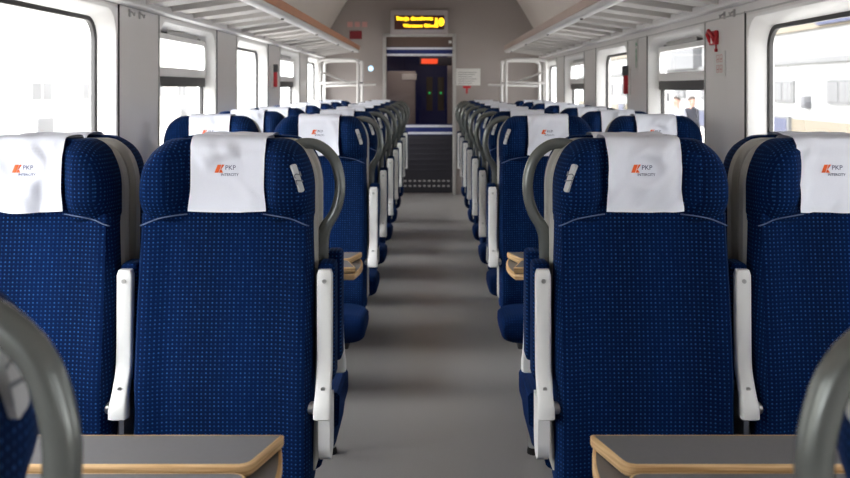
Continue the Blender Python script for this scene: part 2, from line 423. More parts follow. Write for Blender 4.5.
# vestibule behind the door
YV = 14.3
v = MB(); v.box(-1.5, -1.42, Y1+.08, YV, 0, 2.4); v.box(1.42, 1.5, Y1+.08, YV, 0, 2.4)
v.box(-1.5, 1.5, YV, YV+.08, 0, 2.4); struct(v.obj('wall_vestibule', M['navy_panel'], smooth=False))
struct(MB().box(-1.5, 1.5, Y1+.08, YV, 2.35, 2.4).obj('ceiling_vestibule', M['dark_panel'], smooth=False))
p = MB(); p.box(-1.0, -.24, 12.9, 12.98, 0, 1.62, .01); struct(p.obj('trim_vestibule_left', M['endwall']))
p = MB(); p.box(.22, .42, 12.9, 12.98, 0, 2.3, .01); struct(p.obj('trim_vestibule_right', M['endwall']))
dd = empty('door_2', (0.02, YV-.02, 0)); struct(dd)
b = MB(); b.box(-.46, .50, -.06, 0, 0, 2.05, .01); b.obj('door_leaf', M['navy_panel'], dd)
for x in (-.06, .12):
    MB().box(x-.05, x+.05, -.07, -.06, 1.02, 1.55, .01).obj('window_slot', M['brown_panel'], dd)
    MB().box(x-.014, x+.014, -.085, -.07, 1.285, 1.315, .004).obj('open_button', M['led_green'], dd)

# ------------------------------------------------------------------ text/print helper for walls
def flat_print(mb, body, cx, cz, width, plane, mi=0, rot=0.0, bold=0.0, flip=1):
    """plane(u, v) -> 3-D point; u to the reader's right, v up"""
    vs, fs, h = text_verts(body, 1.0, width, bold)
    c, s_ = math.cos(rot), math.sin(rot)
    mb.add([plane(cx+x*c-y*s_, cz+x*s_+y*c) for x, y in vs], fs, mi)

# ------------------------------------------------------------------ display over the door
ds = empty('destination_display', (-.165, Y1, 2.22))
tag(ds, 'grey destination display with two lines of amber lettering above the end door', 'display')
W, H = .365, .155
MB().box(-W, W, -.14, 0, -H, H, .012).obj('case', M['display_case'], ds)
MB().box(-W+.05, W-.045, -.146, -.139, -.095, .085).obj('screen', M['led_screen'], ds, smooth=False)
tx = MB(); pl = lambda u, v_: (u, -.149, v_)
flat_print(tx, 'Stacja docelowa:', -.055, .040, .47, pl, bold=.035)
flat_print(tx, 'Warszawa Główna', .02, -.046, .45, pl, bold=.035)
flat_print(tx, '10', .262, .0, .115, pl, bold=.06)
tx.obj('amber_lettering', M['led_yellow'], ds, smooth=False)

# ------------------------------------------------------------------ seat
SEATW = 0.232
RZ = .135
ZTOP = 1.242
def yfront(z):          # fabric front line of the back (facing -Y)
    if z < 0.60: return -.175+(.0)*(z-.4)
    return -.175+(z-.60)*.125
def body_section(z, w, yf, yb, bol, r=.03, nf=25, nb=9):
    pts = []
    for i in range(nf):
        t = -1+2*i/(nf-1); t = math.copysign(abs(t)**0.75, t); x = w*t
        y = yf-bol*sstep(.55, .92, abs(t))
        d_ = abs(x)-(w-r)
        if d_ > 0: y += (r-math.sqrt(max(0, r*r-d_*d_)))*1.3
        pts.append((x, min(y, yb-.002), z))
    for i in range(nb):
        t = 1-2*i/(nb-1); pts.append((w*.985*t, yb, z))
    return pts
def build_backrest():
    b = MB(); secs = []
    for k in range(22):
        z = .33+(1.045-.33)*k/21
        w = SEATW*(1-.03*sstep(.8, 1.04, z)*.6)
        e_ = .02*max(0, (0.36-z)/.03)
        secs.append(body_section(z, w, yfront(z)+e_, -.045, .016))
    b.loft(secs); return b
def headfront(x, z):
    """front of the headrest at x, z"""
    base = -.118-.006*math.sin((z-1.03)/.22*PI)
    wing = .062*sstep(.088, .155, abs(x))*sstep(1.005, 1.09, z)*(1-.45*sstep(1.17, 1.25, z))
    return base-wing
def build_headrest():
    b = MB(); secs = []; R = .085; W = .229; n = 22
    for k in range(n+1):
        q = k/n; z = 1.02+(ZTOP-1.02)*(1-(1-q)**1.5)
        w = W
        if z > ZTOP-RZ: w = W-.088*(1-math.sqrt(max(0, 1-((z-(ZTOP-RZ))/RZ)**2)))
        top = sstep(ZTOP-.035, ZTOP, z)
        pts = []
        for i in range(33):
            t = -1+2*i/32; t = math.copysign(abs(t)**.7, t); x = w*t
            y = headfront(x, z); r = .055
            d_ = abs(x)-(w-r)
            if d_ > 0: y += (r-math.sqrt(max(0, r*r-d_*d_)))*1.6
            y = y*(1-top*.4)-.03*top
            pts.append((x, min(y, -.047), z))
        for i in range(9):
            t = 1-2*i/8; pts.append((w*t, -.045, z))
        secs.append(pts)
    b.loft(secs); return b
def build_piping():
    out = []
    for s_ in (-1, 1):
        b = MB(); pts = []
        for i in range(15):
            t = i/14; x = .100+(.222-.100)*t; z = 1.045-.03*t+.008*math.sin(PI*t)
            y = min(yfront(z)-.016*sstep(.55, .92, x/SEATW), headfront(x, z))-.002
            d_ = x-(SEATW-.03)
            if d_ > 0: y += (.03-math.sqrt(max(0, .03**2-d_*d_)))*1.3
            pts.append((s_*x, y, z))
        b.tube(pts, .0018, 6); out.append(b)
    return out
def wrinkle(x, z, seed):
    a = noise.noise(Vector((x*14+seed*3.1, z*7, seed)))*.034+noise.noise(Vector((x*30+z*24, z*9, seed+5)))*.018
    logo = min(1, 2.2*math.exp(-((x-.0)**2/.0016+(z-1.165)**2/.0007)))
    return min(.002, (a-.003)*(1-.98*logo)*sstep(0, .03, ZTOP-z+.006))
def cover_y(x, z, seed):
    """front surface of the headrest cloth, for the print that lies on it"""
    q = (z-1.056)/(ZTOP-.014-1.056); ww = .098*(1-.02*math.sin((z-1.03)/.2*PI)); t = x/ww
    return -.135-.010*(1-q)+.01*sstep(.8, 1, q)-.007*t*t+wrinkle(x, z, seed)
def build_cover(seed):
    """cloth over the middle of the headrest: front flap, over the top, back flap"""
    rows = []; hw = .098; n = 26
    wr = lambda x, z: wrinkle(x, z, seed)
    path = []
    for k in range(22):                       # front flap
        z = 1.056+(ZTOP-.014-1.056)*k/21
        path.append((z, -.135-.010*(1-k/21)+.01*sstep(.8, 1, k/21), 1))
    for k in range(1, 9):                     # over the top
        a = PI*k/9
        path.append((ZTOP-.014+.023*math.sin(a)**.5, -.060-.066*math.copysign(abs(math.cos(a))**.7, math.cos(a)), 0))
    for k in range(10): path.append((ZTOP-.016-.012*k, .008, -1))
    for (z, y, sd) in path:
        row = []
        for i in range(n+1):
            t = -1+2*i/n
            ww = hw*(1+.05*sstep(1.12, 1.056, z)*(1 if sd == 1 else 0)-.02*math.sin((z-1.03)/.2*PI))
            x = ww*t
            yy = y-.007*t*t*(1 if sd == 1 else 0)+(wr(x, z) if sd == 1 else 0)
            zz = z+(.0035*noise.noise(Vector((x*25, seed, 1))) if sd == 0 else 0)+(-.004*(1-t*t)*(1-sstep(1.056, 1.08, z)) if sd == 1 else 0)
            row.append((x, yy, zz))
        rows.append(row)
    b = MB(); b.loft(rows, closed=False)
    # thickness
    m = len(b.v); vs = b.v[:]; fs = b.f[:]
    return b
def build_shell():
    b = MB(); secs = []; R = .085; W = .2345
    for k in range(30):
        q = k/29; z = .36+(ZTOP-.006-.36)*(1-(1-q)**1.6)
        w = W
        zt = ZTOP-.006
        if z > zt-RZ: w = W-.086*(1-math.sqrt(max(0, 1-((z-(zt-RZ))/RZ)**2)))
        yf = -.062+.012*sstep(zt-.05, zt, z)-.05*sstep(.62, .40, z)
        yb = -.003-.014*sstep(zt-.03, zt, z)
        r = .012; pts = []
        for (x, y) in ((-w, yb-r), (-w, yf+r), (-w+r, yf), (w-r, yf), (w, yf+r), (w, yb-r), (w-r, yb), (-w+r, yb)): pts.append((x, y, z))
        secs.append(pts)
    b.loft(secs); return b
def build_cushion():
    b = MB(); secs = []; n = 22
    for k in range(n+1):
        q = (k/n)**1.4; y = -.56+.45*q
        zt = .388-.045*q; zb = .250
        fr = max(0, 1-(y+.56)/.07)                      # rounded front edge
        pinch = 1-math.sqrt(max(0, 1-fr*fr))
        zc, h = (zt+zb)/2+.008*pinch, (zt-zb)/2*(1-.62*pinch)
        w = (.252-.026*sstep(-.26, -.18, y))*(1-.05*pinch)
        pts = []
        for j in range(36):
            a = 2*PI*j/36; ca, sa = math.cos(a), math.sin(a)
            x = w*math.copysign(abs(ca)**.38, ca)*(1 if sa > 0 else 1-.07*abs(sa)); z = zc+h*math.copysign(abs(sa)**.38, sa)
            pts.append((x, y, z))
        secs.append(pts)
    b.loft(secs); return b
AX = .264          # armrest offset from the seat centre, on the aisle side (+x here)
def build_arm():
    b = MB()
    prof = smooth_path([(AX, -.128, .900), (AX, -.130, .80), (AX, -.132, .69), (AX, -.140, .635), (AX, -.166, .585), (AX, -.178, .555), (AX, -.180, .525)], 5)
    n = len(prof); secs = []
    for i, p in enumerate(prof):
        q = i/(n-1); w = .0205+.003*sstep(.62, .92, q); th = .015+.006*sstep(.6, .9, q)
        e_ = 1
        if i == 0: e_ = .8
        if i == n-1: e_ = .72
        t = (prof[min(i+1, n-1)]-prof[max(i-1, 0)]).normalized(); nrm = Vector((0, t.z, -t.y))
        sec = []
        for j in range(16):
            a = 2*PI*j/16; cx, cy = math.cos(a), math.sin(a)
            cx = math.copysign(abs(cx)**.35, cx); cy = math.copysign(abs(cy)**.35, cy)
            sec.append(p+Vector((1,0,0))*cx*w*e_+nrm*cy*th*e_)
        secs.append(sec)
    b.loft(secs); return b
def build_pad():
    b = MB(); b.box(AX-.022, AX+.024, -.113, -.030, .60, .912, .012); return b
def build_handle():
    y = -.016
    pts = smooth_path([(.145, y, 1.203), (.185, y, 1.224), (.232, y, 1.220), (.272, y, 1.186), (.290, y, 1.135), (.291, y, 1.085), (.278, y, 1.036), (.256, y, 1.0), (.243, y, .967), (.240, y, .93), (.240, y, .872)], 5)
    n = len(pts); r = []
    for i in range(n):
        q = i/(n-1); k = sstep(.62, .85, q)
        r.append((.0150+.0060*k, .0135-.003*k))
    b = MB(); b.tube([(p.x, p.y, p.z) for p in pts], r, 12, side=None) if False else None
    # sections: first axis in the x-z plane
    secs = []
    for i, p in enumerate(pts):
        t = (pts[min(i+1, n-1)]-pts[max(i-1, 0)]).normalized(); a = Vector((t.z, 0, -t.x))
        ra, rb = r[i]
        secs.append([p+a*ra*math.cos(2*PI*j/12)+Vector((0,1,0))*rb*math.sin(2*PI*j/12) for j in range(12)])
    b.loft(secs); return b
PLATE_C = None
def build_plate(ink=False):
    """number plate on the outer cheek of the headrest wing, aisle side"""
    b = MB()
    def surf(x, z):
        w = .229
        if z > ZTOP-RZ: w -= .088*(1-math.sqrt(max(0, 1-((z-(ZTOP-RZ))/RZ)**2)))
        y = headfront(x, z); r = .055; d_ = x-(w-r)
        if d_ > 0: y += (r-math.sqrt(max(0, r*r-min(d_, r)**2)))*1.6
        return Vector((x, y, z))
    P0 = surf(.208, 1.108); P1 = surf(.186, 1.180); xm, zm = .197, 1.145
    up_ = (P1-P0); hgt = up_.length; up_.normalize()
    dx = surf(xm+.008, zm)-surf(xm-.008, zm); nrm = dx.cross(up_).normalized()
    if nrm.y > 0: nrm = -nrm
    sd = up_.cross(nrm).normalized()
    if sd.x < 0: sd = -sd
    c = surf(xm, zm)+nrm*.004
    hw = .0072
    if not ink:
        for lift in (0,):
            corners = []
            for i in range(24):
                a = 2*PI*i/24; r = .006
                x = math.copysign(hw-r, math.cos(a))+r*math.cos(a); y_ = math.copysign(hgt/2-r, math.sin(a))+r*math.sin(a)
                corners.append((x, y_))
            top = [c+sd*x+up_*y_+nrm*.0025 for x, y_ in corners]; bot = [c+sd*x+up_*y_-nrm*.012 for x, y_ in corners]
            b.loft([bot, top])
    else:
        pl = lambda u, v_: c+sd*u+up_*v_+nrm*.0032
        flat_print(b, '72', 0, 0, .030, pl, rot=PI/2)
    return b
def build_logo(seed, mir):
    """orange slanted emblem with dark lettering"""
    b = MB(); zc = 1.166
    P = lambda u, v_: (u, cover_y(-u if mir else u, zc+v_, seed)-.0014, zc+v_)
    def poly(pts, mi): b.add([P(*p) for p in pts], [tuple(range(len(pts)))], mi)
    # emblem: two slanted strokes and a notch
    poly([(-.034, -.010), (-.024, -.010), (-.016, .011), (-.026, .011)], 0)
    poly([(-.0225, -.010), (-.0115, -.010), (-.0165, -.0015), (-.0195, -.0025)], 0)
    poly([(-.0190, -.0012), (-.0160, -.0002), (-.008, .011), (-.0144, .011)], 0)
    flat_print(b, 'PKP', .008, .0035, .027, P, 1)
    flat_print(b, 'INTERCITY', .006, -.0150, .046, P, 1, bold=.01)
    return b
def build_base():
    b = MB(); b.box(-.17, .17, -.42, -.12, .20, .245, .008); b.box(-.20, -.14, -.30, -.16, .0, .21, .008)
    b.box(-.22, -.08, -.36, -.10, .0, .02, .004); return b
def build_bracket(aisle):
    """side plate below the armrest pivot, rounded at its foot"""
    b = MB(); x0, x1 = (AX-.014, AX+.016) if aisle else (AX-.006, AX+.006)
    prof = [(-.160, .56), (-.06, .56), (-.06, .45), (-.07, .415), (-.095, .398), (-.125, .398), (-.150, .415), (-.160, .45)]
    b.loft([[(x0, y, z) for y, z in prof], [(x1, y, z) for y, z in prof]]); return b
def build_hub():
    b = MB(); b.cyl((.222, -.155, .545), (AX-.016, -.155, .545), .016, 16); return b
def build_screws():
    b = MB(); out = []
    for z, y in ((.872, -.1445), (.600, -.1745)):
        m = MB(); m.cyl((AX, y+.004, z), (AX, y-.0025, z), .0058, 12); out.append(m)
    return out

RES = {}
def seat_meshes(ax):
    """ax=+1: aisle on local +x"""
    mir = ax < 0; R = {}
    R['backrest'] = build_backrest().mesh('backrest', M['fabric'], mirror=mir)
    R['headrest'] = build_headrest().mesh('headrest', M['fabric'], mirror=mir, angle=60)
    R['piping'] = [q.mesh('piping', M['piping'], mirror=mir) for q in build_piping()]
    R['covers'] = [build_cover(k+.37).mesh('headrest_cover', M['cover'], mirror=mir, angle=80) for k in range(5)]
    R['shell'] = build_shell().mesh('shell', M['shell'], mirror=mir)
    R['cushion'] = build_cushion().mesh('seat_cushion', M['fabric_plain'], mirror=mir, angle=60)
    R['arm'] = build_arm().mesh('armrest', M['white_metal'], mirror=mir)
    R['pad'] = build_pad().mesh('armrest_pad', M['fabric'], mirror=mir)
    R['handle'] = build_handle().mesh('grab_handle', M['handle'], mirror=mir, angle=70)
    R['plate'] = build_plate().mesh('number_plate', M['plate'], mirror=mir)
    R['ink'] = build_plate(True).mesh('plate_lettering', M['plate_ink'], mirror=mir, smooth=False)
    R['base'] = build_base().mesh('seat_base', M['dark_base'], mirror=mir)
    R['bracket'] = {q: build_bracket(q).mesh('side_bracket', M['white_metal'] if q else M['steel'], mirror=mir) for q in (True, False)}
    R['hub'] = build_hub().mesh('pivot_hub', M['steel'], mirror=mir)
    R['screws'] = [m.mesh('screw', M['steel'], mirror=mir) for m in build_screws()]
    return R
LOGO = {ax: [build_logo(k+.37, ax < 0).mesh('logo_print', [M['logo_orange'], M['logo_navy']], smooth=False) for k in range(5)] for ax in (1, -1)}
RM = {1: seat_meshes(1), -1: seat_meshes(-1)}
# plate lettering must not read mirrored: rebuilt unmirrored geometry is close enough at this size

PROTO = {}
seatn = 0
def make_seat(ax, aisle):
    R = RM[ax]
    r = empty('train_seat')
    link('shell', R['shell'], r); link('backrest', R['backrest'], r)
    h = link('headrest', R['headrest'], r); [link('piping', q, h) for q in R['piping']]
    c = link('headrest_cover', R['covers'][0], r); c['label'] = 'white cloth headrest cover with a small logo'
    link('logo_print', LOGO[ax][0], c)
    link('seat_cushion', R['cushion'], r)
    a = link('armrest', R['arm'], r); a['label'] = 'folded up white metal armrest'
    link('armrest_pad', R['pad'], a)
    for s_ in R['screws']: link('screw', s_, a)
    link('seat_base', R['base'], r)
    link('side_bracket', R['bracket'][aisle], r); link('pivot_hub', R['hub'], r)
    if aisle:
        link('grab_handle', R['handle'], r)
        p_ = link('number_plate', R['plate'], r); link('plate_lettering', R['ink'], p_)
    return r
def place_seat(side, aisle, y, rear, label, group, handle=True):
    """side -1 left / +1 right of the aisle"""
    global seatn
    ax = -side if not rear else side
    br = handle and y < 3; key = (ax, aisle, handle, br)
    if key not in PROTO:
        o = PROTO[key] = make_seat(ax, aisle)
        if not br:
            for ch in list(o.children):
                if ch.name.startswith('side_bracket'): bpy.data.objects.remove(ch)
        if not handle:
            for ch in list(o.children):
                if ch.name.startswith('grab_handle'): bpy.data.objects.remove(ch)
            if aisle:
                b = MB(); prof = [(-.15, .47), (-.40, .47), (-.43, .45), (-.43, .395), (-.41, .38), (-.12, .38)]
                b.loft([[(.20, y_, z_) for y_, z_ in prof], [(.262, y_, z_) for y_, z_ in prof], [(.271, y_*.985, .425+(z_-.425)*.8) for y_, z_ in prof]])
                link('side_cushion', b.mesh('side_cushion', M['fabric_plain'], mirror=ax < 0), o)
    else: o = copy_tree(PROTO[key])
    x = side*((.551 if aisle else 1.076)+.005*side)
    o.location = (x, y, 0); o.rotation_euler = (0, 0, PI if rear else 0); o.scale = (1, 1, 1)
    cov = [c for c in o.children if c.name.startswith('headrest_cover')][0]
    cov.data = RM[ax]['covers'][seatn % 5]; cov.children[0].data = LOGO[ax][seatn % 5]; seatn += 1; cov.location.x = random.uniform(-.005, .005)
    tag(o, label, 'seat', group)
    return o

YR1 = 2.50
rows = [4.47+.873*k for k in range(7)]
SN = {-1: 'left', 1: 'right'}
ordw = ['second', 'third', 'fourth', 'fifth', 'sixth', 'seventh', 'farthest']
for sd in (-1, 1):
    sn = SN[sd]
    f1 = place_seat(sd, True, YR1, False, 'large navy aisle seat in the front row, %s of the aisle, behind the table' % sn, 'seats facing the camera')
    f2 = place_seat(sd, False, YR1, False, 'large navy window seat in the front row, cut off by the %s photo edge' % sn, 'seats facing the camera')
    for q, dx in ((f1, (.010, 0)[sd > 0]), (f2, (.004, -.026)[sd > 0])):
        [c for c in q.children if c.name.startswith('headrest_cover')][0].location.x = dx
    if sd > 0: f2.location.x += 0
    place_seat(sd, True, YR1+.03, True, 'navy seat facing away, back to back with the front %s aisle seat' % sn, 'seats facing away from the camera', False)
    place_seat(sd, False, YR1+.03, True, 'navy seat facing away, back to back with the front %s window seat' % sn, 'seats facing away from the camera', False)
    for k, y in enumerate(rows):
        w = ordw[k]
        place_seat(sd, True, y, False, 'navy aisle seat %s of the aisle in the %s row facing the camera' % (sn, w), 'seats facing the camera')
        place_seat(sd, False, y, False, 'navy seat by the %s windows in the %s row facing the camera' % (sn, w), 'seats facing the camera')

for sd in (-1, 1):
    sn = SN[sd]
    fg = place_seat(sd, True, .67, True, 'navy seat cut off at the bottom %s corner, facing away, grey grab handle' % sn, 'seats facing away from the camera', True)
    for ch in list(fg.children):
        if ch.name.startswith('shell'): ch.scale = (.962, .8, 1)
        if ch.name.startswith('number_plate'):
            for g in list(ch.children): bpy.data.objects.remove(g)
            bpy.data.objects.remove(ch)
    up_ = Vector((0, .34, .94)).normalized(); wd_ = Vector((0, .94, -.34)).normalized(); pc = Vector((sd*.2315, -.064, 1.158))
    ring = [(math.copysign(.006, math.cos(a))+.006*math.cos(a), math.copysign(.033, math.sin(a))+.006*math.sin(a)) for a in [2*PI*(j+.5)/24 for j in range(24)]]
    b = MB(); b.loft([[pc+wd_*u+up_*v_+Vector((sd*q, 0, 0)) for u, v_ in ring] for q in (-.012, .004)])
    npl = b.obj('number_plate', M['plate'], fg)
    b = MB()
    flat_print(b, '71', 0, 0, .040, lambda u, v_: pc+wd_*u*sd+up_*v_+Vector((sd*.0048, 0, 0)), rot=PI/2)
    b.obj('plate_lettering', M['plate_ink'], npl, smooth=False)
    fg.location.x = sd*(.574 if sd < 0 else .5835); fg.scale.z = .989 if sd < 0 else .981

# ------------------------------------------------------------------ folding tables
def make_table(sd, yc, label):
    """fixed centre board with two leaves folded over onto it; aisle end at |x|=.28"""
    t = empty('folding_table', (0, yc, 0)); tag(t, label, 'table', 'folding tables between facing seats')
    xa, xb = (.280 if sd < 0 else .299), 1.395
    z2 = .730; th = .021
    def slab(name, poly, z0, z1, parent):
        p = [(sd*x, y) for x, y in poly]
        if sd < 0: p = p[::-1]
        # board (laminate) inset, edge band (wood) around
        n = len(p); c = Vector((sum(q[0] for q in p)/n, sum(q[1] for q in p)/n))
        b = MB(); b.prism(p, z0, z1); o = b.obj(name, M['laminate'], parent, smooth=False)
        # edge band: thin ring 3 mm proud, with a rounded lip
        def off(d_):
            out = []
            for i in range(n):
                a = Vector(p[i-1]); q = Vector(p[i]); e_ = Vector(p[(i+1) % n])
                d1 = (q-a).normalized(); d2 = (e_-q).normalized()
                n1 = Vector((d1.y, -d1.x)); n2 = Vector((d2.y, -d2.x)); m = (n1+n2); m = m/max(.3, m.length_squared)*2
                out.append(q+m*d_*.5*2/2 if False else q+(n1+n2).normalized()*d_/max(.5, (n1+n2).normalized().dot(n1)))
            return out
        w = MB(); sg = 1
        area = sum(p[i][0]*p[(i+1) % n][1]-p[(i+1) % n][0]*p[i][1] for i in range(n))
        if area < 0: sg = -1
        P = lambda d_, z: [(q.x, q.y, z) for q in off(sg*d_)]
        w.loft([P(-.004, z1+.0006), P(.0, z1+.0004), P(.003, z1-.003), P(.003, z0+.003), P(0, z0-.0004), P(-.004, z0-.0006)], caps=False)
        w.obj('wooden_edge', M['wood'], o, angle=60)
        return o
    def arc(cx, cy, r, a0, a1, n=6): return [(cx+r*math.cos(a0+(a1-a0)*i/n), cy+r*math.sin(a0+(a1-a0)*i/n)) for i in range(n+1)]
    # fixed board: bowed aisle end
    fb = [(xb, -.150), (xb, .150)]
    for i in range(13):
        q = 1-2*i/12; fb.append((xa+.004-.0*q+.012*q*q-.012+.006*(1-q*q)*-1, .150*q))
    slab('fixed_board', fb, z2-2*th-.003, z2-th-.003, t)
    # leaves: long edge along the hinge (outer), clipped corner toward the middle
    for yy in (1, -1):
        lf = [(xb, yy*.150), (xa, yy*.150), (xa, yy*.140)]
        # diagonal with softened inner corner
        cpts = [(xa+.030, yy*.036), (xa+.034, yy*.027), (xa+.041, yy*.020), (xa+.052, yy*.016)]
        lf += cpts+[(xb, yy*.016)]
        if yy < 0: lf = lf
        slab('folded_leaf', lf, z2-th, z2, t)
    pn = MB(); pn.cyl((sd*.385, 0, .022), (sd*.385, 0, z2-2*th-.004), .021, 20); lg = pn.obj('leg', M['steel'], t)
    fo = MB(); fo.tube([(sd*.385, 0, 0), (sd*.385, 0, .012), (sd*.385, 0, .024)], [.026, .026, .022], 20); fo.obj('foot', M['black'], lg)
    br = MB(); br.box(min(sd*1.30, sd*1.395), max(sd*1.30, sd*1.395), -.10, .10, z2-2*th-.09, z2-2*th-.004, .006)
    br.box(min(sd*.36, sd*1.35), max(sd*.36, sd*1.35), -.03, .03, z2-2*th-.034, z2-2*th-.004, .004); br.obj('support_bracket', M['alu'], t)
    return t
make_table(-1, 1.530, 'grey folding table with wooden edges at the bottom left, before the front row')
make_table(1, 1.530, 'grey folding table with wooden edges at the bottom right, before the front row')
make_table(-1, 3.40, 'folded table whose wooden end shows behind the front left aisle seat')
make_table(1, 3.40, 'folded table whose wooden end shows behind the front right aisle seat')

# ------------------------------------------------------------------ overhead luggage racks
def overhead_rack(sd):
    r = empty('overhead_luggage_rack', (0, 0, 0))
    tag(r, 'grey ribbed overhead luggage rack running along the %s wall' % SN[sd], 'luggage rack', 'overhead luggage racks')
    ya, yb = Y0+.05, 11.25
    xw, xa = 1.395, .915; zw, za = 1.758, 1.825
    X = lambda a: sd*a
    def zz(x): return zw+(za-zw)*(xw-x)/(xw-xa)
    p = MB(); p.loft([[(X(xw), y, zz(xw)+.034), (X(xa+.02), y, zz(xa)+.030), (X(xa+.02), y, zz(xa)+.036), (X(xw), y, zz(xw)+.040)] for y in (ya, yb)])
    p.obj('shelf_panel', M['rackpanel'], r, smooth=False)
    w = MB(); w.box(min(X(1.33), X(1.398)), max(X(1.33), X(1.398)), ya, yb, zw-.006, zw+.032, .006); w.obj('wall_rail', M['rackrail'], r)
    a = MB(); a.loft([[(X(xa+.055), y, za-.006), (X(xa+.008), y, za-.008), (X(xa-.008), y, za+.004), (X(xa-.012), y, za+.020), (X(xa+.0), y, za+.028), (X(xa+.055), y, za+.030)] for y in (ya, yb)])
    a.obj('front_rail', M['rackrail'], r)
    o = MB(); o.loft([[(X(xa-.010), y, za+.026), (X(xa-.018), y, za+.078), (X(xa-.008), y, za+.082), (X(xa+.002), y, za+.030)] for y in (ya, yb)])
    o.obj('front_lip', M['orange_strip'] if sd < 0 else M['tan_strip'], r)
    y = 0.55; n = 0
    while y < yb-.1:
        wd = .13; b = MB()
        for (c0, w_, z_) in ((0, wd, .012), (-wd-.012, .008, .0)):
            e0 = zz(1.35); e1 = zz(xa+.05)
            b.loft([[(X(1.35), y+c0-w_, e0+z_), (X(1.35), y+c0+w_, e0+z_), (X(1.35), y+c0+w_, e0+.034), (X(1.35), y+c0-w_, e0+.034)],
                    [(X(xa+.05), y+c0-w_, e1+z_), (X(xa+.05), y+c0+w_, e1+z_), (X(xa+.05), y+c0+w_, e1+.03), (X(xa+.05), y+c0-w_, e1+.03)]])
        b.obj('cross_slat', M['rackslat'], r, smooth=False)
        if n % 4 == 0:
            c = MB(); c.cyl((X(xa+.03), y+.1, za-.016), (X(xa+.03), y+.1, za+.0), .010, 10); c.obj('bolt', M['black'], r)
        y += .42; n += 1
    return r
overhead_rack(-1); overhead_rack(1)

# ------------------------------------------------------------------ tubular luggage stands at the far end
def luggage_stand(sd):
    r = empty('luggage_stand', (0, 10.6, 0))
    tag(r, 'pale tubular metal luggage stand at the far end on the %s' % SN[sd], 'luggage stand', 'luggage stands by the end wall')
    X = lambda a: sd*a
    for y in (0, .62):
        pth = smooth_path([(X(1.34), y, 0), (X(1.34), y, .8), (X(1.34), y, 1.62), (X(1.325), y, 1.69), (X(1.25), y, 1.712), (X(1.1), y, 1.715), (X(.95), y, 1.715), (X(.892), y, 1.695), (X(.872), y, 1.63), (X(.872), y, .8), (X(.872), y, 0)], 6)
        b = MB(); b.tube([tuple(p) for p in pth], .018, 10, side=(0, 1, 0)); b.obj('tube_frame', M['rackrail'], r, angle=70)
    for y, z, xe in ((0, 1.43, .872), (.62, 1.40, .70), (0, .75, .872), (.62, .75, .872)):
        b = MB(); b.cyl((X(1.34), y, z), (X(xe), y, z+.02), .014, 10); b.obj('cross_tube', M['rackrail'], r)
    for x in (1.34, .872):
        b = MB(); b.cyl((X(x), 0, 1.44), (X(x), .62, 1.44), .014, 10); b.obj('side_tube', M['rackrail'], r)
    b = MB(); b.cyl((X(1.32), .0, 1.57), (X(1.02), .60, 1.44), .013, 10); b.obj('diagonal_brace', M['rackrail'], r)
    sh = MB()
    for k in range(9): sh.box(min(X(.88+.05*k), X(.895+.05*k)), max(X(.88+.05*k), X(.895+.05*k)), 0, .62, .742, .757)
    sh.obj('shelf_grid', M['alu'], r, smooth=False)
luggage_stand(-1); luggage_stand(1)

# ------------------------------------------------------------------ small wall fittings
def hammer(sd, y, z, label):
    r = empty('emergency_hammer', (sd*1.40, y, z)); tag(r, label, 'emergency hammer', 'emergency hammers on the window pillars')
    X = lambda a, b: (min(-sd*a, -sd*b), max(-sd*a, -sd*b))
    MB().box(*X(0, .018), -.03, .03, -.10, .10, .006).obj('mounting_plate', M['paper'], r)
    MB().box(*X(.012, .055), -.026, .026, .035, .105, .010).obj('hammer_head', M['dark_base'], r)
    MB().box(*X(.014, .048), -.020, .020, -.095, .040, .010).obj('red_grip', M['red'], r)
hammer(-1, 7.86, 1.48, 'red emergency hammer on the left wall pillar')
hammer(1, 6.36, 1.43, 'red emergency hammer on the right wall pillar')
r = empty('emergency_brake', (1.40, 4.44, 1.625)); tag(r, 'red emergency brake handle high on the right wall pillar', 'brake handle')
b = MB(); b.box(-.02, 0, -.05, .05, -.035, .035, .006); b.obj('back_plate', M['red'], r)
b = MB(); b.tube([(-.018, -.032, -.02), (-.034, -.032, .02), (-.036, 0, .036), (-.034, .032, .02), (-.018, .032, -.02)], .009, 10); b.obj('pull_handle', M['red'], r)
MB().box(-.024, -.016, -.010, .010, -.028, .004, .003).obj('white_mark', M['paper'], r)
b = MB(); b.cyl((-.010, -.035, -.03), (-.010, -.035, -.055), .004, 8); b.cyl((-.010, -.035, -.055), (-.010, -.035, -.07), .008, 8); b.obj('seal', M['red'], r)
def wall_print(name, label, cat, sd, y, z, w, h, lines, base='paper', ink='pink'):
    r = empty(name, (sd*1.398, y, z)); tag(r, label, cat)
    MB().box(min(0, -sd*.003), max(0, -sd*.003), -w/2, w/2, -h/2, h/2).obj('sheet', M[base], r, smooth=False)
    b = MB()
    for (y0, y1, z0, z1) in lines: b.box(min(-sd*.003, -sd*.0042), max(-sd*.003, -sd*.0042), y0, y1, z0, z1)
    b.obj('print', M[ink], r, smooth=False); return r
ls = []
for k in range(2):
    for j in range(2):
        y = -.045+.05*j; z = .008-.05*k
        ls += [(y, y+.034, z+.034, z+.037), (y, y+.034, z, z+.003), (y, y+.003, z, z+.037), (y+.031, y+.034, z, z+.037), (y+.008, y+.026, z+.012, z+.018)]
wall_print('instruction_sign', 'pale sticker with red outlines below the red brake handle', 'sticker', 1, 4.37, 1.495, .17, .12, ls, 'paper', 'pink')
